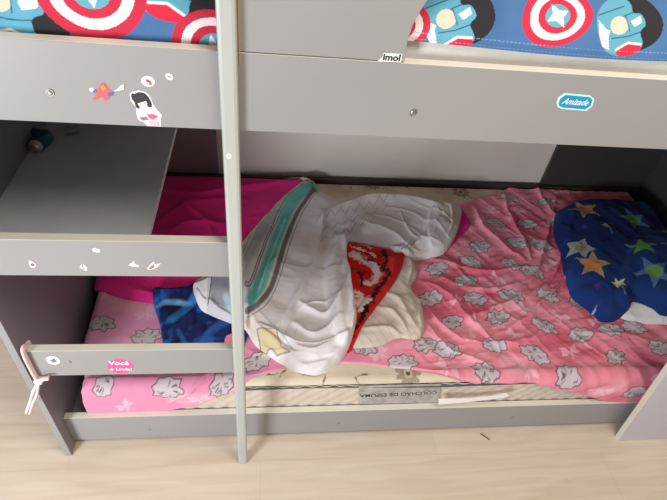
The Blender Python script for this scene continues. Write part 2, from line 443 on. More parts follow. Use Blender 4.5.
def cloth(name, poly, hfn, paint, m, parent=None, label=None, cat=None, res=.003, edge_r=.012, thick=.006, z=.30, spl=4, soften=6, group=None, lift=.0015, pp=None):
    """a cloth lying on whatever is below it: outline in photo pixels taken to the mattress plane"""
    P = closed_spline(sts(poly, z), spl) if spl else np.array(sts(poly, z))
    P[:, 0] = np.clip(P[:, 0], gs[0]+.01, MX1-.002); P[:, 1] = np.clip(P[:, 1], gt[0]+.01, MY1-.002)
    s = np.arange(P[:, 0].min()-res, P[:, 0].max()+2*res, res); t = np.arange(P[:, 1].min()-res, P[:, 1].max()+2*res, res)
    S, Tt = np.meshgrid(s, t, indexing='ij'); ins = inpoly(S, Tt, P)
    d, _, NX, NY = segdist(S, Tt, P, True)
    S2 = np.where(ins, S, NX); T2 = np.where(ins, Tt, NY); de = np.where(ins, d, 0)
    U = blur(TOP, soften)
    under = np.maximum(sample(TOP, S2, T2), sample(U, S2, T2))
    prof = np.sqrt(np.clip(1-(1-np.clip(de/edge_r, 0, 1))**2, 0, 1))
    H = under+lift+prof*(thick+hfn(S2, T2, de))
    pa = paint(S2, T2, de)
    C = pa.C
    cell = ins[:-1, :-1] | ins[1:, :-1] | ins[:-1, 1:] | ins[1:, 1:]
    X, Y, Z = drape(S2, T2, H)
    idx = np.full(S.shape, -1); use = np.zeros(S.shape, bool)
    for di in (0, 1):
        for dj in (0, 1): use[di:S.shape[0]-1+di, dj:S.shape[1]-1+dj] |= cell
    idx[use] = np.arange(use.sum())
    vs = np.stack([X[use], Y[use], Z[use]], 1)
    ci, cj = np.nonzero(cell)
    F = np.stack([idx[ci, cj], idx[ci+1, cj], idx[ci+1, cj+1], idx[ci, cj+1]], 1)
    me = bpy.data.meshes.new(name); me.from_pydata(vs.tolist(), [], F.tolist())
    ca = me.color_attributes.new('print', 'FLOAT_COLOR', 'POINT')
    cc = np.concatenate([C[use], np.ones((use.sum(), 1))], 1).astype(np.float32); ca.data.foreach_set('color', cc.ravel())
    o = link(name, me, parent, [m], True); tag(o, label, cat, group)
    # this layer now lies below the next ones
    k = inpoly(GS, GT, P)
    dd = segdist(GS[k], GT[k], P, True)[0]
    pr = np.sqrt(np.clip(1-(1-np.clip(dd/edge_r, 0, 1))**2, 0, 1))
    TOP[k] = np.maximum(TOP[k], np.maximum(TOP[k], U[k])+lift+pr*(thick+hfn(GS[k], GT[k], dd))+.0005)
    return o

def ridges(strokes, z=.30):
    """folds: (pixel polyline, half width m, height m)"""
    R = [(np.array(spline(sts(p, z), 5)) if len(p) > 2 else np.array(sts(p, z)), w, h) for p, w, h in strokes]
    def f(S, Tt):
        out = np.zeros(S.shape)
        wx = (fbm(S*14, Tt*14, 2)-.5)*.02; wy = (fbm(S*14+50, Tt*14+50, 2)-.5)*.02
        for P, w, h in R:
            b = (S > P[:, 0].min()-4*w) & (S < P[:, 0].max()+4*w) & (Tt > P[:, 1].min()-4*w) & (Tt < P[:, 1].max()+4*w)
            if not b.any(): continue
            d, t, _, _ = segdist(S[b]+wx[b], Tt[b]+wy[b], P)
            out[b] += h*np.exp(-(d/w)**1.5)*(.35+.65*np.sin(np.pi*np.clip(t, .0, 1))**.7)
        return out
    return f
def aniso(S, Tt, ang, fl, fs, seed=0, o=3):
    """long wrinkles along ang: fl cycles/m along, fs across"""
    a = math.radians(ang); A = S*math.cos(a)+Tt*math.sin(a); B = -S*math.sin(a)+Tt*math.cos(a)
    B = B+.03*(fbm(A*5+seed, B*5, 2)-.5)
    n = fbm(A*fl+seed*3.7, B*fs+seed*1.3, o)
    return 1-np.abs(2*n-1)*1.6

# mattress body
matt = bpy.data.objects.new('mattress', None); scene.collection.objects.link(matt); matt.location = (.38, 1.36, .106)
tag(matt, 'cream quilted foam mattress of the lower bunk with a lettered grey label', 'mattress')
MO = Vector((-.38, -1.36, -.106))
bm = bmesh.new()
box(bm, MX0+.042, MX1-.002, MY0+.004, MY1, .106, .268)
bmesh.ops.translate(bm, vec=MO, verts=bm.verts)
bm_obj('foam_core', bm, m_mside, matt, False, .012, 3)
def shift(o):
    o.data.transform(Matrix.Translation(MO)); o.parent = matt
# quilted front face with real diamond stitching
def quilt():
    nx, nz = 420, 30; xs = np.linspace(MX0+.05, MX1-.005, nx); zs = np.linspace(.112, .272, nz)
    X, Z = np.meshgrid(xs, zs, indexing='ij')
    q = np.abs(np.sin((X+Z*1.0)*70))*np.abs(np.sin((X-Z*1.0)*70)); Y = MY0-.001-.004*q**.5
    me = bpy.data.meshes.new('quilted_side')
    V = np.stack([X, Y, Z], -1).reshape(-1, 3); I = np.arange(nx*nz).reshape(nx, nz)
    Fq = np.stack([I[:-1, :-1], I[1:, :-1], I[1:, 1:], I[:-1, 1:]], -1).reshape(-1, 4)
    me.from_pydata(V.tolist(), [], Fq.tolist()); o = link('quilted_side', me, matt, [m_mside], True); shift(o)
quilt()
# top cover with small sprigs
def sprig_paint(S, Tt, de):
    p = Paint(S, Tt, (214, 200, 178))
    n = fbm(S*6, Tt*6, 3); p.mix(n > .55, (196, 176, 152), smooth((n-.55)/.2)*.6)
    r = random.Random(3)
    fx = [(284, 369), (325, 376), (357, 376), (365, 372), (393, 190), (365, 192), (350, 188), (338, 190), (416, 187), (500, 190), (487, 194), (517, 189), (441, 193), (430, 191), (405, 192), (378, 187), (385, 190), (350, 193), (470, 203), (480, 192), (270, 372), (300, 368), (478, 190)]
    for u, v in fx:
        cx, cy = st(u, v); rot = r.uniform(0, 3.1); sc = r.uniform(.008, .014)
        p.poly(loc([(-1, 0), (-.4, .3), (.4, .3), (1.1, 0), (.4, -.35), (-.4, -.3)], cx, cy, sc, rot), (92, 84, 74), .85)
        p.line(loc([(-2.2, -.6), (-1, 0), (1, .1)], cx, cy, sc, rot), .0018, (120, 108, 92), .8)
    for u, v, sc in ((409, 371, .026), (459, 197, .026), (515, 188, .026), (372, 190, .022)):
        cx, cy = st(u, v)
        for k in range(9):
            t = k*.698; p.poly(ell(cx+math.cos(t)*sc, cy+math.sin(t)*sc, sc*.7, sc*.35, t), (136, 122, 106), .75)
        p.poly(ell(cx, cy, sc*.6, sc*.6), (196, 178, 152)); p.poly(ell(cx, cy, sc*.3, sc*.3), (96, 78, 64))
    return p
cov_px = None
def rect_cloth(name, s0, s1, t0, t1, hfn, paint, m, res):
    s = np.arange(s0, s1, res); t = np.arange(t0, t1, res); S, Tt = np.meshgrid(s, t, indexing='ij')
    X, Y, Z = drape(S, Tt, hfn(S, Tt)); C = paint(S, Tt, None).C
    me = bpy.data.meshes.new(name); I = np.arange(S.size).reshape(S.shape)
    me.from_pydata(np.stack([X, Y, Z], -1).reshape(-1, 3).tolist(), [], np.stack([I[:-1, :-1], I[1:, :-1], I[1:, 1:], I[:-1, 1:]], -1).reshape(-1, 4).tolist())
    ca = me.color_attributes.new('print', 'FLOAT_COLOR', 'POINT')
    ca.data.foreach_set('color', np.concatenate([C.reshape(-1, 3), np.ones((S.size, 1))], 1).astype(np.float32).ravel())
    return link(name, me, matt, [m], True)
o = rect_cloth('top_cover', MX0, MX1-.003, MY0-.004, MY1, lambda S, Tt: .0005+.003*fbm(S*8, Tt*8), sprig_paint, m_matt, .0035); shift(o)
bm = bmesh.new()
tube(bm, [(x, MY0-.001+.002*math.sin(x*9), .262+.002*math.sin(x*6+1)) for x in np.linspace(MX0+.06, MX1-.01, 60)], .0062, 8, 1.1)
bmesh.ops.translate(bm, vec=MO, verts=bm.verts); bm_obj('piping', bm, m_pipe, matt, True)
# label with upside down lettering
lp = [un(u, v, 1, MY0-.007) for u, v in ((359, 386), (441, 384), (439, 402.5), (359, 404))]
bm = bmesh.new(); prism(bm, [(q[0], q[2]) for q in lp], MY0-.0075, MY0-.0055); bmesh.ops.translate(bm, vec=MO, verts=bm.verts)
mlab = tag(bm_obj('mattress_label', bm, mat('label_grey', (164, 158, 152), .6, .25, 40), matt), 'grey label with upside-down black lettering')
p0 = un(398.5, 394.2, 1, MY0-.0078)
o = text_mesh('COLCHÃO DE ESPUMA', .0265, cmat((48, 44, 44)), p0, -dirs((360, 396), (440, 392.5), MY0), (0, 0, -1), 'lettering', bold=.0004, shear=-.12, sx=.93, parent=mlab)
o.data.transform(Matrix.Translation(MO))
o.data.transform(Matrix.Identity(4))
# torn white strip of the label hanging over the base rail
tp = [un(u, v, 1, .8425) for u, v in ((438, 399), (438.5, 404.8), (470, 402), (503, 398), (508.5, 395.5), (505, 393), (498, 395.5), (470, 398.5))]
bm = bmesh.new(); prism(bm, [(q[0], q[2]+.004) for q in tp], .8405, .8415); bmesh.ops.translate(bm, vec=MO, verts=bm.verts)
tag(bm_obj('torn_strip', bm, m_white, matt), 'torn white strip hanging over the base rail')

# ---- pink printed sheet
def blob_motif(p, cx, cy, sc, rot, r, col=(194, 184, 186)):
    """pale ragged scribble patch drawn with many thin dark strokes"""
    n = 17; out = []
    for k in range(n):
        t = 2*math.pi*k/n; rr = r.uniform(.78, .95) if k % 2 else r.uniform(1.0, 1.2)
        out.append((1.32*rr*math.cos(t), .86*rr*math.sin(t)))
    P = loc(out, cx, cy, sc, rot)
    p.poly(P, col, .96); p.line(P, .0021, (66, 52, 60), .85, True)
    for k in range(10):
        t = r.uniform(0, 6.28); a = r.uniform(.15, .6); b = a+r.uniform(.2, .35); w = r.uniform(-.5, .5)
        p.line(loc([(1.3*a*math.cos(t), .85*a*math.sin(t)), (1.3*b*math.cos(t+w*.5), .85*b*math.sin(t+w*.5)), (1.3*b*math.cos(t+w), .85*b*math.sin(t+w))], cx, cy, sc, rot), .0018, (80, 64, 74), .8)
def bow(p, cx, cy, sc, rot, a=.75):
    for s in (-1, 1):
        p.poly(loc([(0, 0), (s*.5, .7), (s*1.3, .9), (s*1.1, .2), (s*1.5, -.3), (s*.7, -.4)], cx, cy, sc, rot), (240, 200, 214), a)
    p.poly(loc([(-.2, 0), (-.5, -1.2), (0, -.7), (.4, -1.3), (.2, 0)], cx, cy, sc, rot), (240, 200, 214), a)
MOT = [(101, 322), (146, 335), (95, 382), (167, 384), (222, 380), (506, 205), (543, 209), (493, 229), (524, 230), (477, 252), (470, 266), (465, 283), (509, 268), (510, 298), (452, 322), (498, 318),
       (546, 298), (580, 303), (544, 326), (581, 334), (436, 272), (551, 187), (537, 250), (553, 232), (447, 350), (493, 345), (485, 370), (535, 354), (567, 373), (616, 357), (661, 348), (634, 386), (634, 328),
       (362, 345), (403, 361), (430, 300), (257, 360), (530, 275), (515, 248), (610, 330), (474, 300), (425, 345), (520, 188), (585, 190)]
BOW = [(104, 293), (146, 312), (124, 402), (485, 218), (571, 351), (447, 367), (528, 369), (601, 386), (516, 218), (455, 303), (524, 310), (560, 318), (497, 282), (470, 338), (515, 335), (548, 270), (660, 372), (200, 395), (595, 320), (380, 352), (530, 195)]
def pink_paint(S, Tt, de):
    p = Paint(S, Tt, (228, 158, 190)); p.mix(S > -1, (226, 136, 154), smooth((S-.1)/.5))  # redder, deeper tone to the right paints the dimmer, warmer light into the cloth
    n = fbm(S*4+3, Tt*5, 3); p.mix(n > .0, (208, 90, 116), smooth((n-.40)/.22)*(.35+.45*smooth((S-.2)/.4)))  # mottled print, strengthened to the right as part of that painted light
    n2 = fbm(S*7+33, Tt*12+5, 3); p.mix(n2 > 0, (240, 178, 192), smooth((n2-.55)/.15)*.5)
    r = random.Random(5)
    for u, v in BOW: bow(p, *st(u, v), r.uniform(.022, .028), r.uniform(-.8, .8), .5)
    for u, v in MOT: blob_motif(p, *st(u, v), r.uniform(.031, .038), r.uniform(-.7, .7) if u > 240 else r.uniform(-.4, .9), r)
    return p
pink_poly = [(92, 283), (78, 330), (70, 392), (72, 415), (120, 414), (185, 404), (236, 384), (262, 372), (300, 364), (345, 361), (385, 364), (427, 370), (470, 377), (510, 377.5), (535, 381), (571, 387), (607, 396),
             (650, 396), (700, 390), (760, 360), (760, 240), (700, 205), (640, 200), (615, 188), (590, 184), (550, 183), (530, 184), (510, 192), (490, 202), (460, 210), (430, 235), (400, 262), (330, 280), (240, 262), (160, 240), (110, 232)]
pr = ridges([([(470, 212), (480, 232), (500, 250), (522, 262)], .011, .012), ([(500, 200), (508, 225), (520, 245), (528, 262)], .009, .010), ([(553, 205), (545, 240), (535, 270), (515, 300), (470, 318)], .012, .013),
             ([(562, 230), (558, 260), (545, 285), (515, 310)], .009, .010), ([(570, 262), (560, 285), (530, 315), (490, 338)], .010, .011), ([(585, 300), (560, 320), (510, 345), (450, 345)], .012, .008),
             ([(425, 285), (450, 300), (470, 320), (490, 340)], .009, .012), ([(420, 305), (440, 325), (470, 342), (520, 345)], .009, .012), ([(425, 325), (450, 350), (490, 362)], .009, .010),
             ([(430, 262), (480, 275), (530, 270)], .008, .009), ([(440, 282), (480, 292), (520, 285)], .008, .008), ([(470, 305), (480, 330), (500, 350)], .007, .008),
             ([(530, 190), (545, 215), (555, 240)], .01, .010), ([(575, 330), (620, 335), (667, 345)], .012, .006), ([(250, 350), (300, 362)], .008, .006), ([(215, 372), (190, 385), (170, 400)], .007, .006)])
def pink_h(S, Tt, de):
    w = smooth((S-.38)/.15)
    return pr(S, Tt)*1.25+w*(.006*aniso(S, Tt, 25, 3, 18, 1)+.006*aniso(S, Tt, -55, 3, 17, 4)+.0025*aniso(S, Tt, 5, 4, 34, 9)+.002*fbm(S*40, Tt*40))+(1-w)*.003*aniso(S, Tt, 40, 2, 8, 2)
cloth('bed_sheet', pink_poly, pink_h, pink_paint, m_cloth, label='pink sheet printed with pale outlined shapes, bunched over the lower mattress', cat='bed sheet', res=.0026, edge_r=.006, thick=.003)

# ---- magenta blanket
def mag_paint(S, Tt, de):
    p = Paint(S, Tt, (232, 52, 138)); n = fbm(S*3, Tt*3); p.mix(n > 0, (214, 30, 112), smooth((n-.4)/.3)*.6)
    return p
mg = ridges([([(160, 178), (210, 182), (290, 186)], .02, .012), ([(158, 200), (200, 204), (250, 196), (300, 190)], .014, .020), ([(160, 225), (195, 212), (245, 208)], .014, .014), ([(165, 235), (195, 228), (240, 232)], .012, .013),
             ([(105, 280), (140, 291), (190, 293), (230, 290)], .010, .016), ([(100, 272), (150, 276), (230, 278)], .012, .010), ([(180, 210), (205, 225), (220, 250)], .012, .010)], .33)
cloth('knit_blanket', [(150, 160), (172, 166), (240, 171), (290, 178), (318, 190), (300, 208), (275, 225), (255, 250), (248, 280), (245, 302), (205, 301), (154, 298), (125, 294), (108, 289), (97, 284), (95, 276), (112, 240), (128, 200)],
      lambda S, Tt, de: .012*smooth(de/.05)+.022*smooth((Tt-1.4)/.25)*smooth(de/.06)+mg(S, Tt)+.005*aniso(S, Tt, 5, 2, 9, 7), mag_paint, m_knit,
      label='crumpled magenta knitted blanket below the shelf at the left end', cat='blanket', thick=.010, edge_r=.012, z=.33)
# magenta cloth corner on the right
cloth('cloth', [(440, 214), (455, 213), (466, 224), (467.5, 232), (456, 243), (442, 257), (425, 255), (425, 225)], lambda S, Tt, de: .006*aniso(S, Tt, 60, 2, 10, 3), mag_paint, m_cloth,
      label='magenta cloth corner poking out right of the white blanket', cat='cloth', thick=.010, edge_r=.012, z=.31)
# ---- dark blue cloth
def navy_paint(S, Tt, de):
    p = Paint(S, Tt, (26, 38, 92)); n = fbm(S*16, Tt*16, 4); p.mix(n > 0, (34, 92, 168), smooth((n-.5)/.14)*.9); n = fbm(S*22+9, Tt*14, 4); p.mix(n > .0, (12, 18, 50), smooth((n-.52)/.1)*.8)
    for a in (([(158, 309), (168, 306), (190, 308)], .010, (120, 172, 215)), ([(172, 322), (186, 312), (197, 303)], .018, (56, 128, 196)), ([(178, 332), (186, 345)], .010, (56, 100, 170)), ([(200, 345), (215, 330), (235, 320)], .02, (48, 96, 168))):
        p.line(spline(sts(a[0]), 4), a[1], a[2], .3+.6*fbm(S*40, Tt*40, 2))
    p.poly(sts([(226, 338), (236, 334), (240, 348), (224, 345)]), (214, 130, 150))
    return p
cloth('dark_blue_cloth', [(154, 298), (175, 296), (200, 292), (245, 290), (247, 338), (228, 352), (195, 356), (168, 354), (160, 325)], lambda S, Tt, de: .008*aniso(S, Tt, 60, 3, 9, 11)+.004*fbm(S*30, Tt*30), navy_paint, m_cloth,
      label='dark blue cloth with bright blue streaks beside the pink sheet', cat='cloth', thick=.008, edge_r=.007, z=.30)

# ---- red plush blanket with pale lining
red = bpy.data.objects.new('plush_blanket', None); scene.collection.objects.link(red)
tag(red, 'red, black and white plush blanket with pale lining beside the white blanket', 'blanket')
def lin_paint(S, Tt, de):
    p = Paint(S, Tt, (204, 190, 178)); n = np.sin((S*.8+Tt*.6+.03*fbm(S*9, Tt*9))*260); p.mix(n > .86, (150, 138, 130), .35)
    return p
lr = ridges([([(384, 290), (400, 300), (415, 322)], .010, .010), ([(375, 305), (395, 312), (410, 330)], .009, .010), ([(362, 325), (385, 325), (405, 333)], .009, .010), ([(420, 305), (421, 328)], .007, .010), ([(404, 256), (411, 268), (408, 285)], .008, .012)], .33)
cloth('lining', [(403, 250), (412, 261), (417, 275), (411, 287), (420, 299), (424, 313), (424, 330), (416, 336.5), (398, 334.5), (382, 341), (365, 343), (352, 342), (350, 325), (365, 300), (380, 280), (394, 262)],
      lambda S, Tt, de: .012*smooth(de/.04)+lr(S, Tt)+.003*aniso(S, Tt, -40, 3, 20, 5), lin_paint, m_cloth, parent=red, label='pale beige lining folded outwards', thick=.008, edge_r=.010, z=.32)
def red_paint(S, Tt, de):
    jag = .022*(fbm(S*110, Tt*110, 2)-.5); S1, T1 = S+jag, Tt+.022*(fbm(S*120+40, Tt*120, 2)-.5)
    p = Paint(S1, T1, (208, 26, 30))
    W, K = (226, 208, 202), (34, 16, 18)
    z = .33
    p.line(spline(sts([(352, 257), (362, 262), (373, 268), (378, 278)], z), 4), .017, W)
    p.line(spline(sts([(356, 293), (362, 300), (360, 312)], z), 4), .015, W)
    p.line(spline(sts([(362, 283), (372, 285), (376, 277)], z), 4), .013, W)
    p.line(spline(sts([(360, 245), (370, 250), (366, 246)], z), 4), .008, (224, 190, 186))
    p.line(spline(sts([(382, 250), (385, 262), (384, 274), (388, 281)], z), 4), .010, K)
    p.line(spline(sts([(352, 250), (368, 257), (378, 258)], z), 4), .004, K)
    p.line(spline(sts([(388, 281), (378, 292), (368, 308), (359, 322)], z), 4), .013, K)
    p.line(spline(sts([(357, 274), (362, 279), (361, 287)], z), 4), .009, K)
    p.line(spline(sts([(350, 338), (358, 326)], z), 4), .006, K)
    p.line(spline(sts([(350, 249), (360, 252), (376, 258)], z), 4), .005, (236, 214, 208)); p.line(spline(sts([(348, 268), (358, 273), (368, 276)], z), 4), .008, (150, 14, 18))
    p.line(spline(sts([(352, 300), (358, 305), (368, 303)], z), 4), .016, W); p.line(spline(sts([(366, 262), (374, 264), (380, 270)], z), 4), .008, K)
    return p
rr = ridges([([(352, 252), (372, 262), (390, 275)], .012, .010), ([(385, 252), (393, 270), (385, 290), (362, 325)], .014, .016)], .34)
cloth('plush_side', [(338, 240), (352, 241), (375, 245), (396, 250), (403, 256), (402, 268), (396, 281), (388, 292), (376, 307), (364, 323), (356, 338), (350, 346), (335, 340), (325, 290), (328, 255)],
      lambda S, Tt, de: .018*smooth(de/.04)+rr(S, Tt)+.004*fbm(S*60, Tt*60), red_paint, m_fuzzy, parent=red, thick=.012, edge_r=.012, z=.33, res=.0022)

# ---- white blanket with striped and zigzag bands
TEAL = (104, 184, 172)
def white_paint(S, Tt, de):
    p = Paint(S, Tt, (222, 215, 216)); n = fbm(S*5, Tt*5, 3); p.mix(n > 0, (206, 188, 172), smooth((n-.48)/.15)*.6)
    z = .35
    q = lambda P: np.array(spline(sts(P, z), 5))
    # faint zigzags
    for off in (0, 9, 18):
        p.line(sts([(262+off, 345), (268+off, 330), (275+off, 338), (282+off, 318), (290+off, 326)], z), .0022, (186, 178, 182), .5)
    for u0, v0, n_, du, dv in ((316, 226, 9, 9.5, -2.6), (320, 246, 6, 10, -4.2), (322, 236, 7, 10, -3.6)):
        z_ = []
        for k in range(n_): z_ += [(u0+k*du, v0+k*dv), (u0+k*du+du*.5, v0+k*dv-6)]
        p.line(sts(z_, z), .003, (180, 172, 182), .8)
    # stripes running from the back corner down to the left
    band = lambda P, w, c, a=1.0: p.line(q(P), w, c, a)
    band([(303, 196), (272, 218), (252, 245), (238, 275), (222, 305)], .040, (176, 172, 172))
    band([(268, 216), (255, 232), (243, 262), (236, 290)], .0035, (222, 212, 188)); band([(262, 218), (248, 240), (240, 262)], .003, (222, 212, 188))
    band([(252, 228), (243, 245), (238, 262)], .0035, (222, 212, 188))
    band([(302, 194), (283, 210), (268, 238), (254, 275), (246, 292)], .0075, (104, 100, 104)); band([(302, 194), (283, 210), (268, 238), (254, 275), (246, 292)], .002, (226, 222, 222))
    band([(313, 192), (292, 207), (279, 235), (267, 268), (252, 302)], .031, TEAL)
    band([(285, 222), (273, 252), (259, 290)], .004, (150, 212, 204))
    band([(308, 200), (292, 222), (279, 255), (268, 285), (250, 312)], .0035, (226, 214, 184))
    band([(314, 194), (298, 215), (285, 245), (274, 280), (262, 300), (247, 312)], .012, (112, 106, 108))
    band([(318, 194), (303, 215), (290, 245), (279, 280), (266, 304), (247, 316)], .0025, (150, 146, 148))
    # grey corner on the left
    p.poly(sts([(210, 280), (245, 262), (245, 335), (205, 312)], z), (196, 194, 200)); p.poly(sts([(213, 282), (229, 276), (231, 308), (210, 302)], z), (150, 148, 160))
    p.line(sts([(216, 278), (208, 304)], z), .0022, (80, 78, 88)); p.line(sts([(197, 292), (206, 300)], z), .002, (110, 108, 120)); p.line(sts([(230, 276), (232, 312)], z), .006, (220, 222, 228))
    p.line(sts([(226, 300), (240, 325)], z), .012, (186, 212, 222), .6)
    # beige arrow shape
    P = sts([(257, 331), (276, 335), (281, 350), (290, 356), (277, 355), (271, 349), (262, 352)], .32)
    p.poly(P, (206, 190, 152)); p.line(P, .0022, (110, 104, 104), .8, True)
    p.line(sts([(258, 313), (275, 332), (292, 352)], .32), .0025, (120, 160, 160), .6)
    return p
wp = [(314, 190), (335, 198), (365, 196), (400, 197), (425, 200), (440, 203), (452, 206), (459, 213), (460, 220), (455, 238), (444, 252), (428, 256), (404, 258), (388, 247), (370, 243), (352, 241), (347, 247), (347, 262), (351, 285), (355, 305), (356, 322), (350, 342), (338, 357), (322, 366), (308, 366),
      (290, 360), (272, 350), (256, 338), (246, 326), (228, 318), (212, 311), (202, 306), (196, 298), (194, 289), (206, 277), (226, 264), (246, 240), (270, 216), (300, 192)]
wr = ridges([([(318, 222), (345, 208), (380, 201), (425, 206), (440, 214)], .022, .028), ([(335, 238), (352, 255), (346, 290), (330, 325)], .022, .030), ([(322, 215), (318, 250), (300, 290), (275, 325)], .016, .022), ([(300, 210), (275, 260), (252, 305)], .016, .014),
             ([(345, 262), (352, 295), (350, 330), (325, 360)], .014, .028), ([(295, 320), (315, 332), (342, 318)], .012, .018), ([(285, 335), (310, 348), (345, 335)], .011, .016), ([(302, 300), (325, 312), (348, 295)], .010, .014), ([(285, 345), (305, 358), (328, 355)], .010, .012),
             ([(362, 222), (392, 232), (415, 250)], .008, .009), ([(372, 214), (405, 226), (432, 248)], .007, .005), ([(385, 208), (420, 218), (447, 240)], .007, .005), ([(405, 204), (432, 214), (455, 230)], .006, .005), ([(365, 238), (395, 246), (420, 250)], .006, .008), ([(425, 202), (436, 215), (430, 240)], .006, .004), ([(400, 215), (412, 236), (440, 246)], .005, .007), ([(440, 205), (450, 218), (446, 240)], .006, .008), ([(262, 318), (285, 334), (310, 342), (345, 334)], .006, .010), ([(270, 330), (292, 347), (320, 352)], .006, .007), ([(300, 306), (318, 300), (338, 302)], .006, .006),
             ([(252, 310), (268, 330), (290, 352)], .012, .014), ([(200, 290), (212, 302), (235, 315)], .010, .012), ([(225, 270), (215, 290), (210, 306)], .008, .010), ([(352, 225), (340, 245), (330, 262)], .012, .014)], .36)
def white_h(S, Tt, de):
    return .026*smooth(de/.07)+wr(S, Tt)+.009*aniso(S, Tt, -30, 2, 5, 21)+.0015*aniso(S, Tt, 60, 3, 12, 23)+.0016*aniso(S, Tt, -20, 4, 22, 27)
wb = cloth('blanket', wp, white_h, white_paint, m_cloth, label='large crumpled white blanket with grey and teal stripes in mid bed', cat='blanket', thick=.012, edge_r=.012, z=.34, res=.0024)
def back_paint(S, Tt, de):
    p = Paint(S, Tt, (186, 182, 184)); n = np.sin((S*.35+Tt)*330); p.mix(n > .5, (130, 128, 132), .7); return p
cloth('folded_corner', [(266, 174), (285, 175.5), (303, 179), (318, 189), (309, 190), (295, 184), (280, 180)], lambda S, Tt, de: .012+0*S, back_paint, m_cloth, parent=wb, label='grey striped corner showing behind the magenta blanket', thick=.006, edge_r=.01, z=.34)

# ---- pillows at the right end
def wpill_paint(S, Tt, de):
    return Paint(S, Tt, (206, 204, 204))
cloth('pillow', [(608, 300), (620, 317), (640, 321.5), (668, 324), (760, 325), (760, 250), (640, 250)], lambda S, Tt, de: .020*smooth(de/.06)+.004*aniso(S, Tt, 10, 2, 8, 2), wpill_paint, m_cloth,
      label='white pillow edge showing under the blue pillow', cat='pillow', thick=.014, edge_r=.015, z=.31)
def pil_paint(S, Tt, de):
    p = Paint(S, Tt, (22, 48, 104)); n = fbm(S*4, Tt*4, 3); p.mix(n > 0, (14, 30, 84), smooth((n-.4)/.25)*.7); n = fbm(S*9+5, Tt*9, 3); p.mix(n > 0, (26, 78, 150), smooth((n-.58)/.15)*.5)
    z = .40
    TAN, GRN, BLU, PALE = (164, 144, 98), (104, 146, 70), (84, 108, 146), (146, 154, 150)
    def S_(u, v, sc, rot, c, inner=None, ri=.42, a=.95):
        sc *= 1.2; cx, cy = st(u, v, z); p.poly(loc(star(5, 1, ri), cx, cy, sc, rot), c, a)
        if inner: p.poly(ell(cx, cy, sc*.45, sc*.36, rot), inner, .9)
    S_(583, 212, .058, .1, TAN, (168, 112, 72)); S_(594, 263, .058, -.35, TAN, (186, 112, 58)); S_(581, 247, .045, .6, PALE, (140, 130, 110), .6)
    S_(632, 222, .058, .15, BLU, GRN); S_(650, 277, .062, .2, BLU, GRN); S_(638, 252, .05, .9, GRN, (84, 140, 52), .35)
    S_(604, 229, .018, .3, PALE); S_(662, 240, .022, .2, (140, 168, 120)); S_(620, 281, .022, .1, (190, 184, 140)); S_(660, 205, .035, .7, (110, 120, 128)); S_(603, 303, .038, 3.2, (150, 160, 186), (120, 128, 160), .35)
    S_(640, 300, .018, .2, (52, 96, 160)); S_(600, 282, .016, .3, (70, 50, 120)); S_(583, 229, .014, 0, (40, 60, 120)); S_(586, 292, .016, .2, (60, 90, 150)); S_(634, 241, .014, 0, (30, 50, 130))
    for u0, v0, u1, v1 in ((607, 231, 610, 236), (622, 284, 626, 292), (655, 252, 662, 253)): p.line(sts([(u0, v0), (u1, v1)], z), .005, (96, 124, 170), .8)
    return p
bp = ridges([([(628, 300), (630, 285), (635, 272)], .016, -.022), ([(560, 220), (575, 235)], .012, -.010), ([(570, 290), (590, 280)], .014, -.010), ([(605, 308), (612, 295)], .012, -.010), ([(640, 200), (632, 240)], .03, -.008)], .38)
cloth('pillow', [(554, 218), (560, 211), (575, 206), (600, 204), (640, 207), (700, 210), (760, 212), (760, 280), (700, 310), (668, 313), (652, 307), (634, 301), (630, 308), (618, 314), (606, 312), (592, 302), (578, 292), (569, 276), (562, 252), (555, 232)],
      lambda S, Tt, de: .045*np.sqrt(np.clip(de/.13, 0, 1))+bp(S, Tt)*smooth(de/.03)+.006*aniso(S, Tt, 80, 2, 7, 31)+.003*fbm(S*25, Tt*25), pil_paint, m_cloth,
      label='dark blue pillow printed with tan, green and pale stars', cat='pillow', thick=.035, edge_r=.035, z=.35, res=.0026)

# ---------------------------------------------------------------- upper mattress and blue sheet
UX0, UX1, UY0 = XL+.03, XR-.01, .803
def prof(t, off=0):
    """front of the upper mattress from the hem up and over: t metres along it"""
    h0 = .045; A, B = .15, .085
    t = np.asarray(t, float)
    th = np.clip((t-h0)/.19, 0, 1)*math.pi/2
    over = np.maximum(t-h0-.19, 0)
    y = UY0+A*(1-np.cos(th))+over; z = 1.33+np.minimum(t, h0)+B*np.sin(th)
    n = np.stack([-np.cos(th)*B, np.sin(th)*A]); n /= np.hypot(*n)
    return y+n[0]*off, z+n[1]*off
ts = np.linspace(-.08, .95, 90); um = bpy.data.objects.new
um = bpy.data.objects.new('mattress', None); scene.collection.objects.link(um); um.location = (.34, 1.3, 1.251)
tag(um, 'white mattress of the upper bunk under the blue sheet', 'mattress')
bm = bmesh.new(); yy, zz = prof(ts[ts < 1]); 
pts = [(UY0, 1.251)]+list(zip(yy, zz))+[(1.80, zz[-1]), (1.84, zz[-1]-.03), (1.84, 1.251)]
a = [bm.verts.new((UX0, y, z)) for y, z in pts]; b = [bm.verts.new((UX1, y, z)) for y, z in pts]
bm.faces.new(a); bm.faces.new(b[::-1])
for i in range(len(pts)): bm.faces.new((a[i], b[i], b[(i+1) % len(pts)], a[(i+1) % len(pts)]))
bmesh.ops.translate(bm, vec=(-.34, -1.3, -1.251), verts=bm.verts)
bm_obj('mattress_body', bm, mat('white_ticking', (226, 220, 212), .85, .04, 20, .3, 200), um, False, .003)

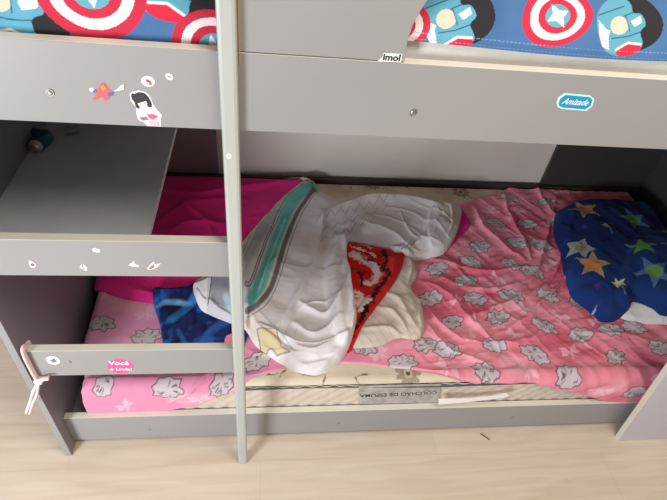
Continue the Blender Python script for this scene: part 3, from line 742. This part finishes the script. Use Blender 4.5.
def st_up(u, v):
    """where the direction of a pixel meets the upper sheet"""
    tt = np.linspace(0, .6, 1200); y, z = prof(tt, .005)
    d = FW*F_PX+RT*(u-PPX)-UP*(v-PPY)
    zr = CAM[2]+d[2]*(y/d[1]); k = np.argmax(zr-z < 0)
    return (d[0]*y[k]/d[1], tt[k])
def ring(p, cx, ct, r, rot, sq=1.0):
    for rr, c in ((1, (190, 48, 70)), (.78, (232, 214, 216)), (.56, (190, 48, 70)), (.36, (96, 160, 178))):
        p.poly(ell(cx, ct, r*rr, r*rr*sq, rot, 48), c)
    p.poly(loc(star(4, .34*r, .15*r), cx, ct, 1, rot), (236, 232, 234))
def medal(p, cx, ct, r, rot):
    """round badge: black half, light blue shapes, pale and red patches"""
    L = lambda P: loc(P, cx, ct, r, rot)
    p.poly(L(ell(.25, .05, .95, .95, 0, 40)), (44, 42, 44))
    p.poly(L(closed_spline([(-1, -.1), (-.9, .5), (-.45, .85), (.1, .95), (.35, .7), (.3, .35), (.55, .25), (.6, -.1), (.35, -.3), (.35, -.8), (-.3, -.95), (-.8, -.7)], 4)), (92, 156, 178))
    p.poly(L([(-.98, -.1), (-.9, .35), (-.75, .05), (-.62, -.05), (-.7, -.25), (-.72, -.65), (-.92, -.5)]), (228, 226, 230))
    p.poly(L(ell(-.28, .05, .3, .28, .4)), (222, 192, 174))
    p.poly(L(ell(-.1, -.8, .42, .2, .0)), (204, 44, 66)); p.line(L([(-.5, -.7), (-.1, -.56), (.3, -.7)]), .0028, (236, 226, 226))
    p.poly(L([(.12, .1), (.5, .2), (.5, .0), (.2, -.1)]), (228, 226, 230))
    for q in ([(-.85, .5), (-.4, .55), (.1, .6)], [(-.6, -.3), (-.1, -.35), (.35, -.3)], [(0, .3), (0, -.2)], [(.3, .35), (-.05, .3)]): p.line(L(q), .0015, (40, 70, 100), .8)
def up_sheet():
    s = np.arange(UX0+.004, UX1-.002, .0013); t = np.arange(-.05, .34, .0013)
    S, Tt0 = np.meshgrid(s, t, indexing='ij')
    HEM = np.where(S < -.02, -.035, .018)+.0  # the hem rides higher right of the ladder
    HEM = -.035+.080*smooth((S+.05)/.12)+.004*np.sin(S*9)
    HEM = np.array([1])*HEM
    q = (Tt0+.05)/.39
    Tt = HEM+(.34-HEM)*q
    p = Paint(S, Tt, (72, 108, 152)); n = fbm(S*7, Tt*7, 3); p.mix(n > 0, (58, 90, 134), smooth((n-.45)/.2)*.5)
    def R(u, v, r, rot=0, sq=1.): ring(p, *st_up(u, v), r, rot, sq)
    def Md(u, v, r, rot=0): medal(p, *st_up(u, v), r, rot)
    R(557, 17, .064, .55, .80); Md(455, 19, .055, .35); Md(627, 26, .055, .3); R(396, 26, .054, .3, .85); Md(12, 4, .070, -.1); Md(180, -16, .066, -.3); R(92, -8, .076, .1); R(214, 48, .062, .2)
    for k, (u, v) in enumerate(((700, 10), (60, -40), (760, 25))): (R if k % 2 else Md)(u, v, .058)
    # double stitched hem
    h = Tt-HEM
    st_ = (np.abs(h-.004) < .0009) | (np.abs(h-.015) < .0009)
    p.mix(st_ & (np.sin(S*900) > -.3), (130, 160, 200), .6)
    off = .004+.003*aniso(S, Tt, 70, 3, 12, 3)+.004*fbm(S*5, Tt*8)+.004*smooth(1-h/.03)
    Y, Z = prof(Tt, 0); th = np.clip((Tt-.045)/.19, 0, 1)*math.pi/2
    ny, nz = -np.cos(th)*.085, np.sin(th)*.15; l = np.hypot(ny, nz); Y = Y+ny/l*off; Z = Z+nz/l*off
    Y = np.maximum(Y, .7925)
    me = bpy.data.meshes.new('bed_sheet'); I = np.arange(S.size).reshape(S.shape)
    me.from_pydata(np.stack([S, Y, Z], -1).reshape(-1, 3).tolist(), [], np.stack([I[:-1, :-1], I[1:, :-1], I[1:, 1:], I[:-1, 1:]], -1).reshape(-1, 4).tolist())
    ca = me.color_attributes.new('print', 'FLOAT_COLOR', 'POINT')
    ca.data.foreach_set('color', np.concatenate([p.C.reshape(-1, 3), np.ones((S.size, 1))], 1).astype(np.float32).ravel())
    o = link('bed_sheet', me, None, [m_cloth], True)
    tag(o, 'blue upper bunk sheet with red and white ring print and round badges', 'bed sheet')
up_sheet()

# ---------------------------------------------------------------- inhaler and clear cap on the shelf
SZ = .888
inh = bpy.data.objects.new('inhaler', None); scene.collection.objects.link(inh)
p1 = un(33, 149, 2, SZ+.019); p2 = un(63, 119, 2, SZ+.019)
d = Vector(p2-p1); d.z = 0; d.normalize(); side = Vector((-d.y, d.x, 0)); base = Vector(p1); base.z = SZ+.0193
inh.location = (base.x, base.y, SZ)
tag(inh, 'dark teal inhaler with a silver canister lying on the shelf', 'inhaler')
def ip(name, bm, m, smooth=True, label=None, bev=0):
    bmesh.ops.translate(bm, vec=-Vector(inh.location), verts=bm.verts); tag(bm_obj(name, bm, m, inh, smooth, bev), label)
bm = bmesh.new(); tube(bm, [base+d*q for q in (0, .001, .004, .022)], [.011, .0135, .0145, .0145], 24); ip('canister', bm, m_chrome, label='silver canister')
bm = bmesh.new(); tube(bm, [base+d*q for q in (.007, .008, .017, .018)], [.0145, .0160, .0160, .0145], 24); ip('collar', bm, mat('collar_grey', (176, 172, 170), .4), label='pale grey collar')
m_teal = mat('dark_teal_plastic', (22, 66, 76), .35)
bm = bmesh.new(); tube(bm, [base+d*q for q in (.018, .019, .035, .064, .070)], [.016, .018, .019, .0185, .015], 24, 1.0); ip('sleeve', bm, m_teal)
bm = bmesh.new(); e0 = base+d*.058; tube(bm, [e0, e0+side*.018+d*.006, e0+side*.040+d*.012], [.015, .015, .0135], 20, .9); ip('mouthpiece', bm, m_teal)
cp = un(71, 133, 2, SZ+.008)
bm = bmesh.new(); box(bm, -.017, .017, -.012, .012, 0, .018)
cap = bm_obj('plastic_cap', bm, mat('clear_grey_plastic', (150, 146, 142), .25, alpha=.55), None, False, .005, 3)
cap.location = (cp[0], cp[1]+.012, SZ); cap.rotation_euler = (0, 0, .35)
tag(cap, 'small translucent plastic cap beside the inhaler', 'cap')

# ---------------------------------------------------------------- ribbon tied round the lowest board
rib = bpy.data.objects.new('ribbon', None); scene.collection.objects.link(rib); rb = Vector((-.553, .77, .60)); rib.location = rb
tag(rib, 'pale pink ribbon knotted around the end of the lowest board', 'ribbon')
def rp(name, pts, r, flat):
    bm = bmesh.new(); tube(bm, [Vector(q) for q in spline(pts, 6)], r, 10, flat); bmesh.ops.translate(bm, vec=-rb, verts=bm.verts); bm_obj(name, bm, m_ribbon, rib, True)
P = lambda u, v, y=.760: tuple(un(u, v, 1, y))
rp('loop', [P(38, 381, .762), P(31, 368, .762), P(25, 356, .762), P(23, 348.5, .764), (-.5495, .780, .6115), (-.552, .797, .600), (-.556, .799, .56), (-.551, .797, .51), (-.545, .785, .497), P(38, 381, .764)], .0046, 1.9)
rp('tail', [P(38, 382, .758), P(33, 392, .757), P(30, 402, .758), P(26.5, 412, .76)], .004, 1.7)
rp('tail', [P(39, 382, .755), P(37, 394, .754), P(33, 403, .755), P(30, 413, .757)], .0035, 1.6)
rp('tail', [P(38, 381, .756), P(43, 379, .754), P(49, 378, .756)], .0042, 1.7)
bm = bmesh.new(); k = P(38.5, 381.5, .757); bmesh.ops.create_icosphere(bm, subdivisions=3, radius=.0115, matrix=Matrix.Translation(k) @ Matrix.Diagonal((1, .7, .9, 1)))
for v in bm.verts: v.co += Vector((0, 0, .002*math.sin(v.co.x*900)))
bmesh.ops.translate(bm, vec=-rb, verts=bm.verts); bm_obj('knot', bm, m_ribbon, rib, True)

# ---------------------------------------------------------------- tiny thing on the floor
q0, q1 = un(480, 434, 2, .0), un(489.5, 440, 2, .0)
bm = bmesh.new(); tube(bm, [(q0[0], q0[1], .0022), ((q0[0]+q1[0])/2, (q0[1]+q1[1])/2, .0022), (q1[0], q1[1], .0022)], .0018, 6)
tag(bm_obj('hairpin', bm, cmat((92, 66, 50))), 'thin dark hairpin lying on the pale floor', 'hairpin')
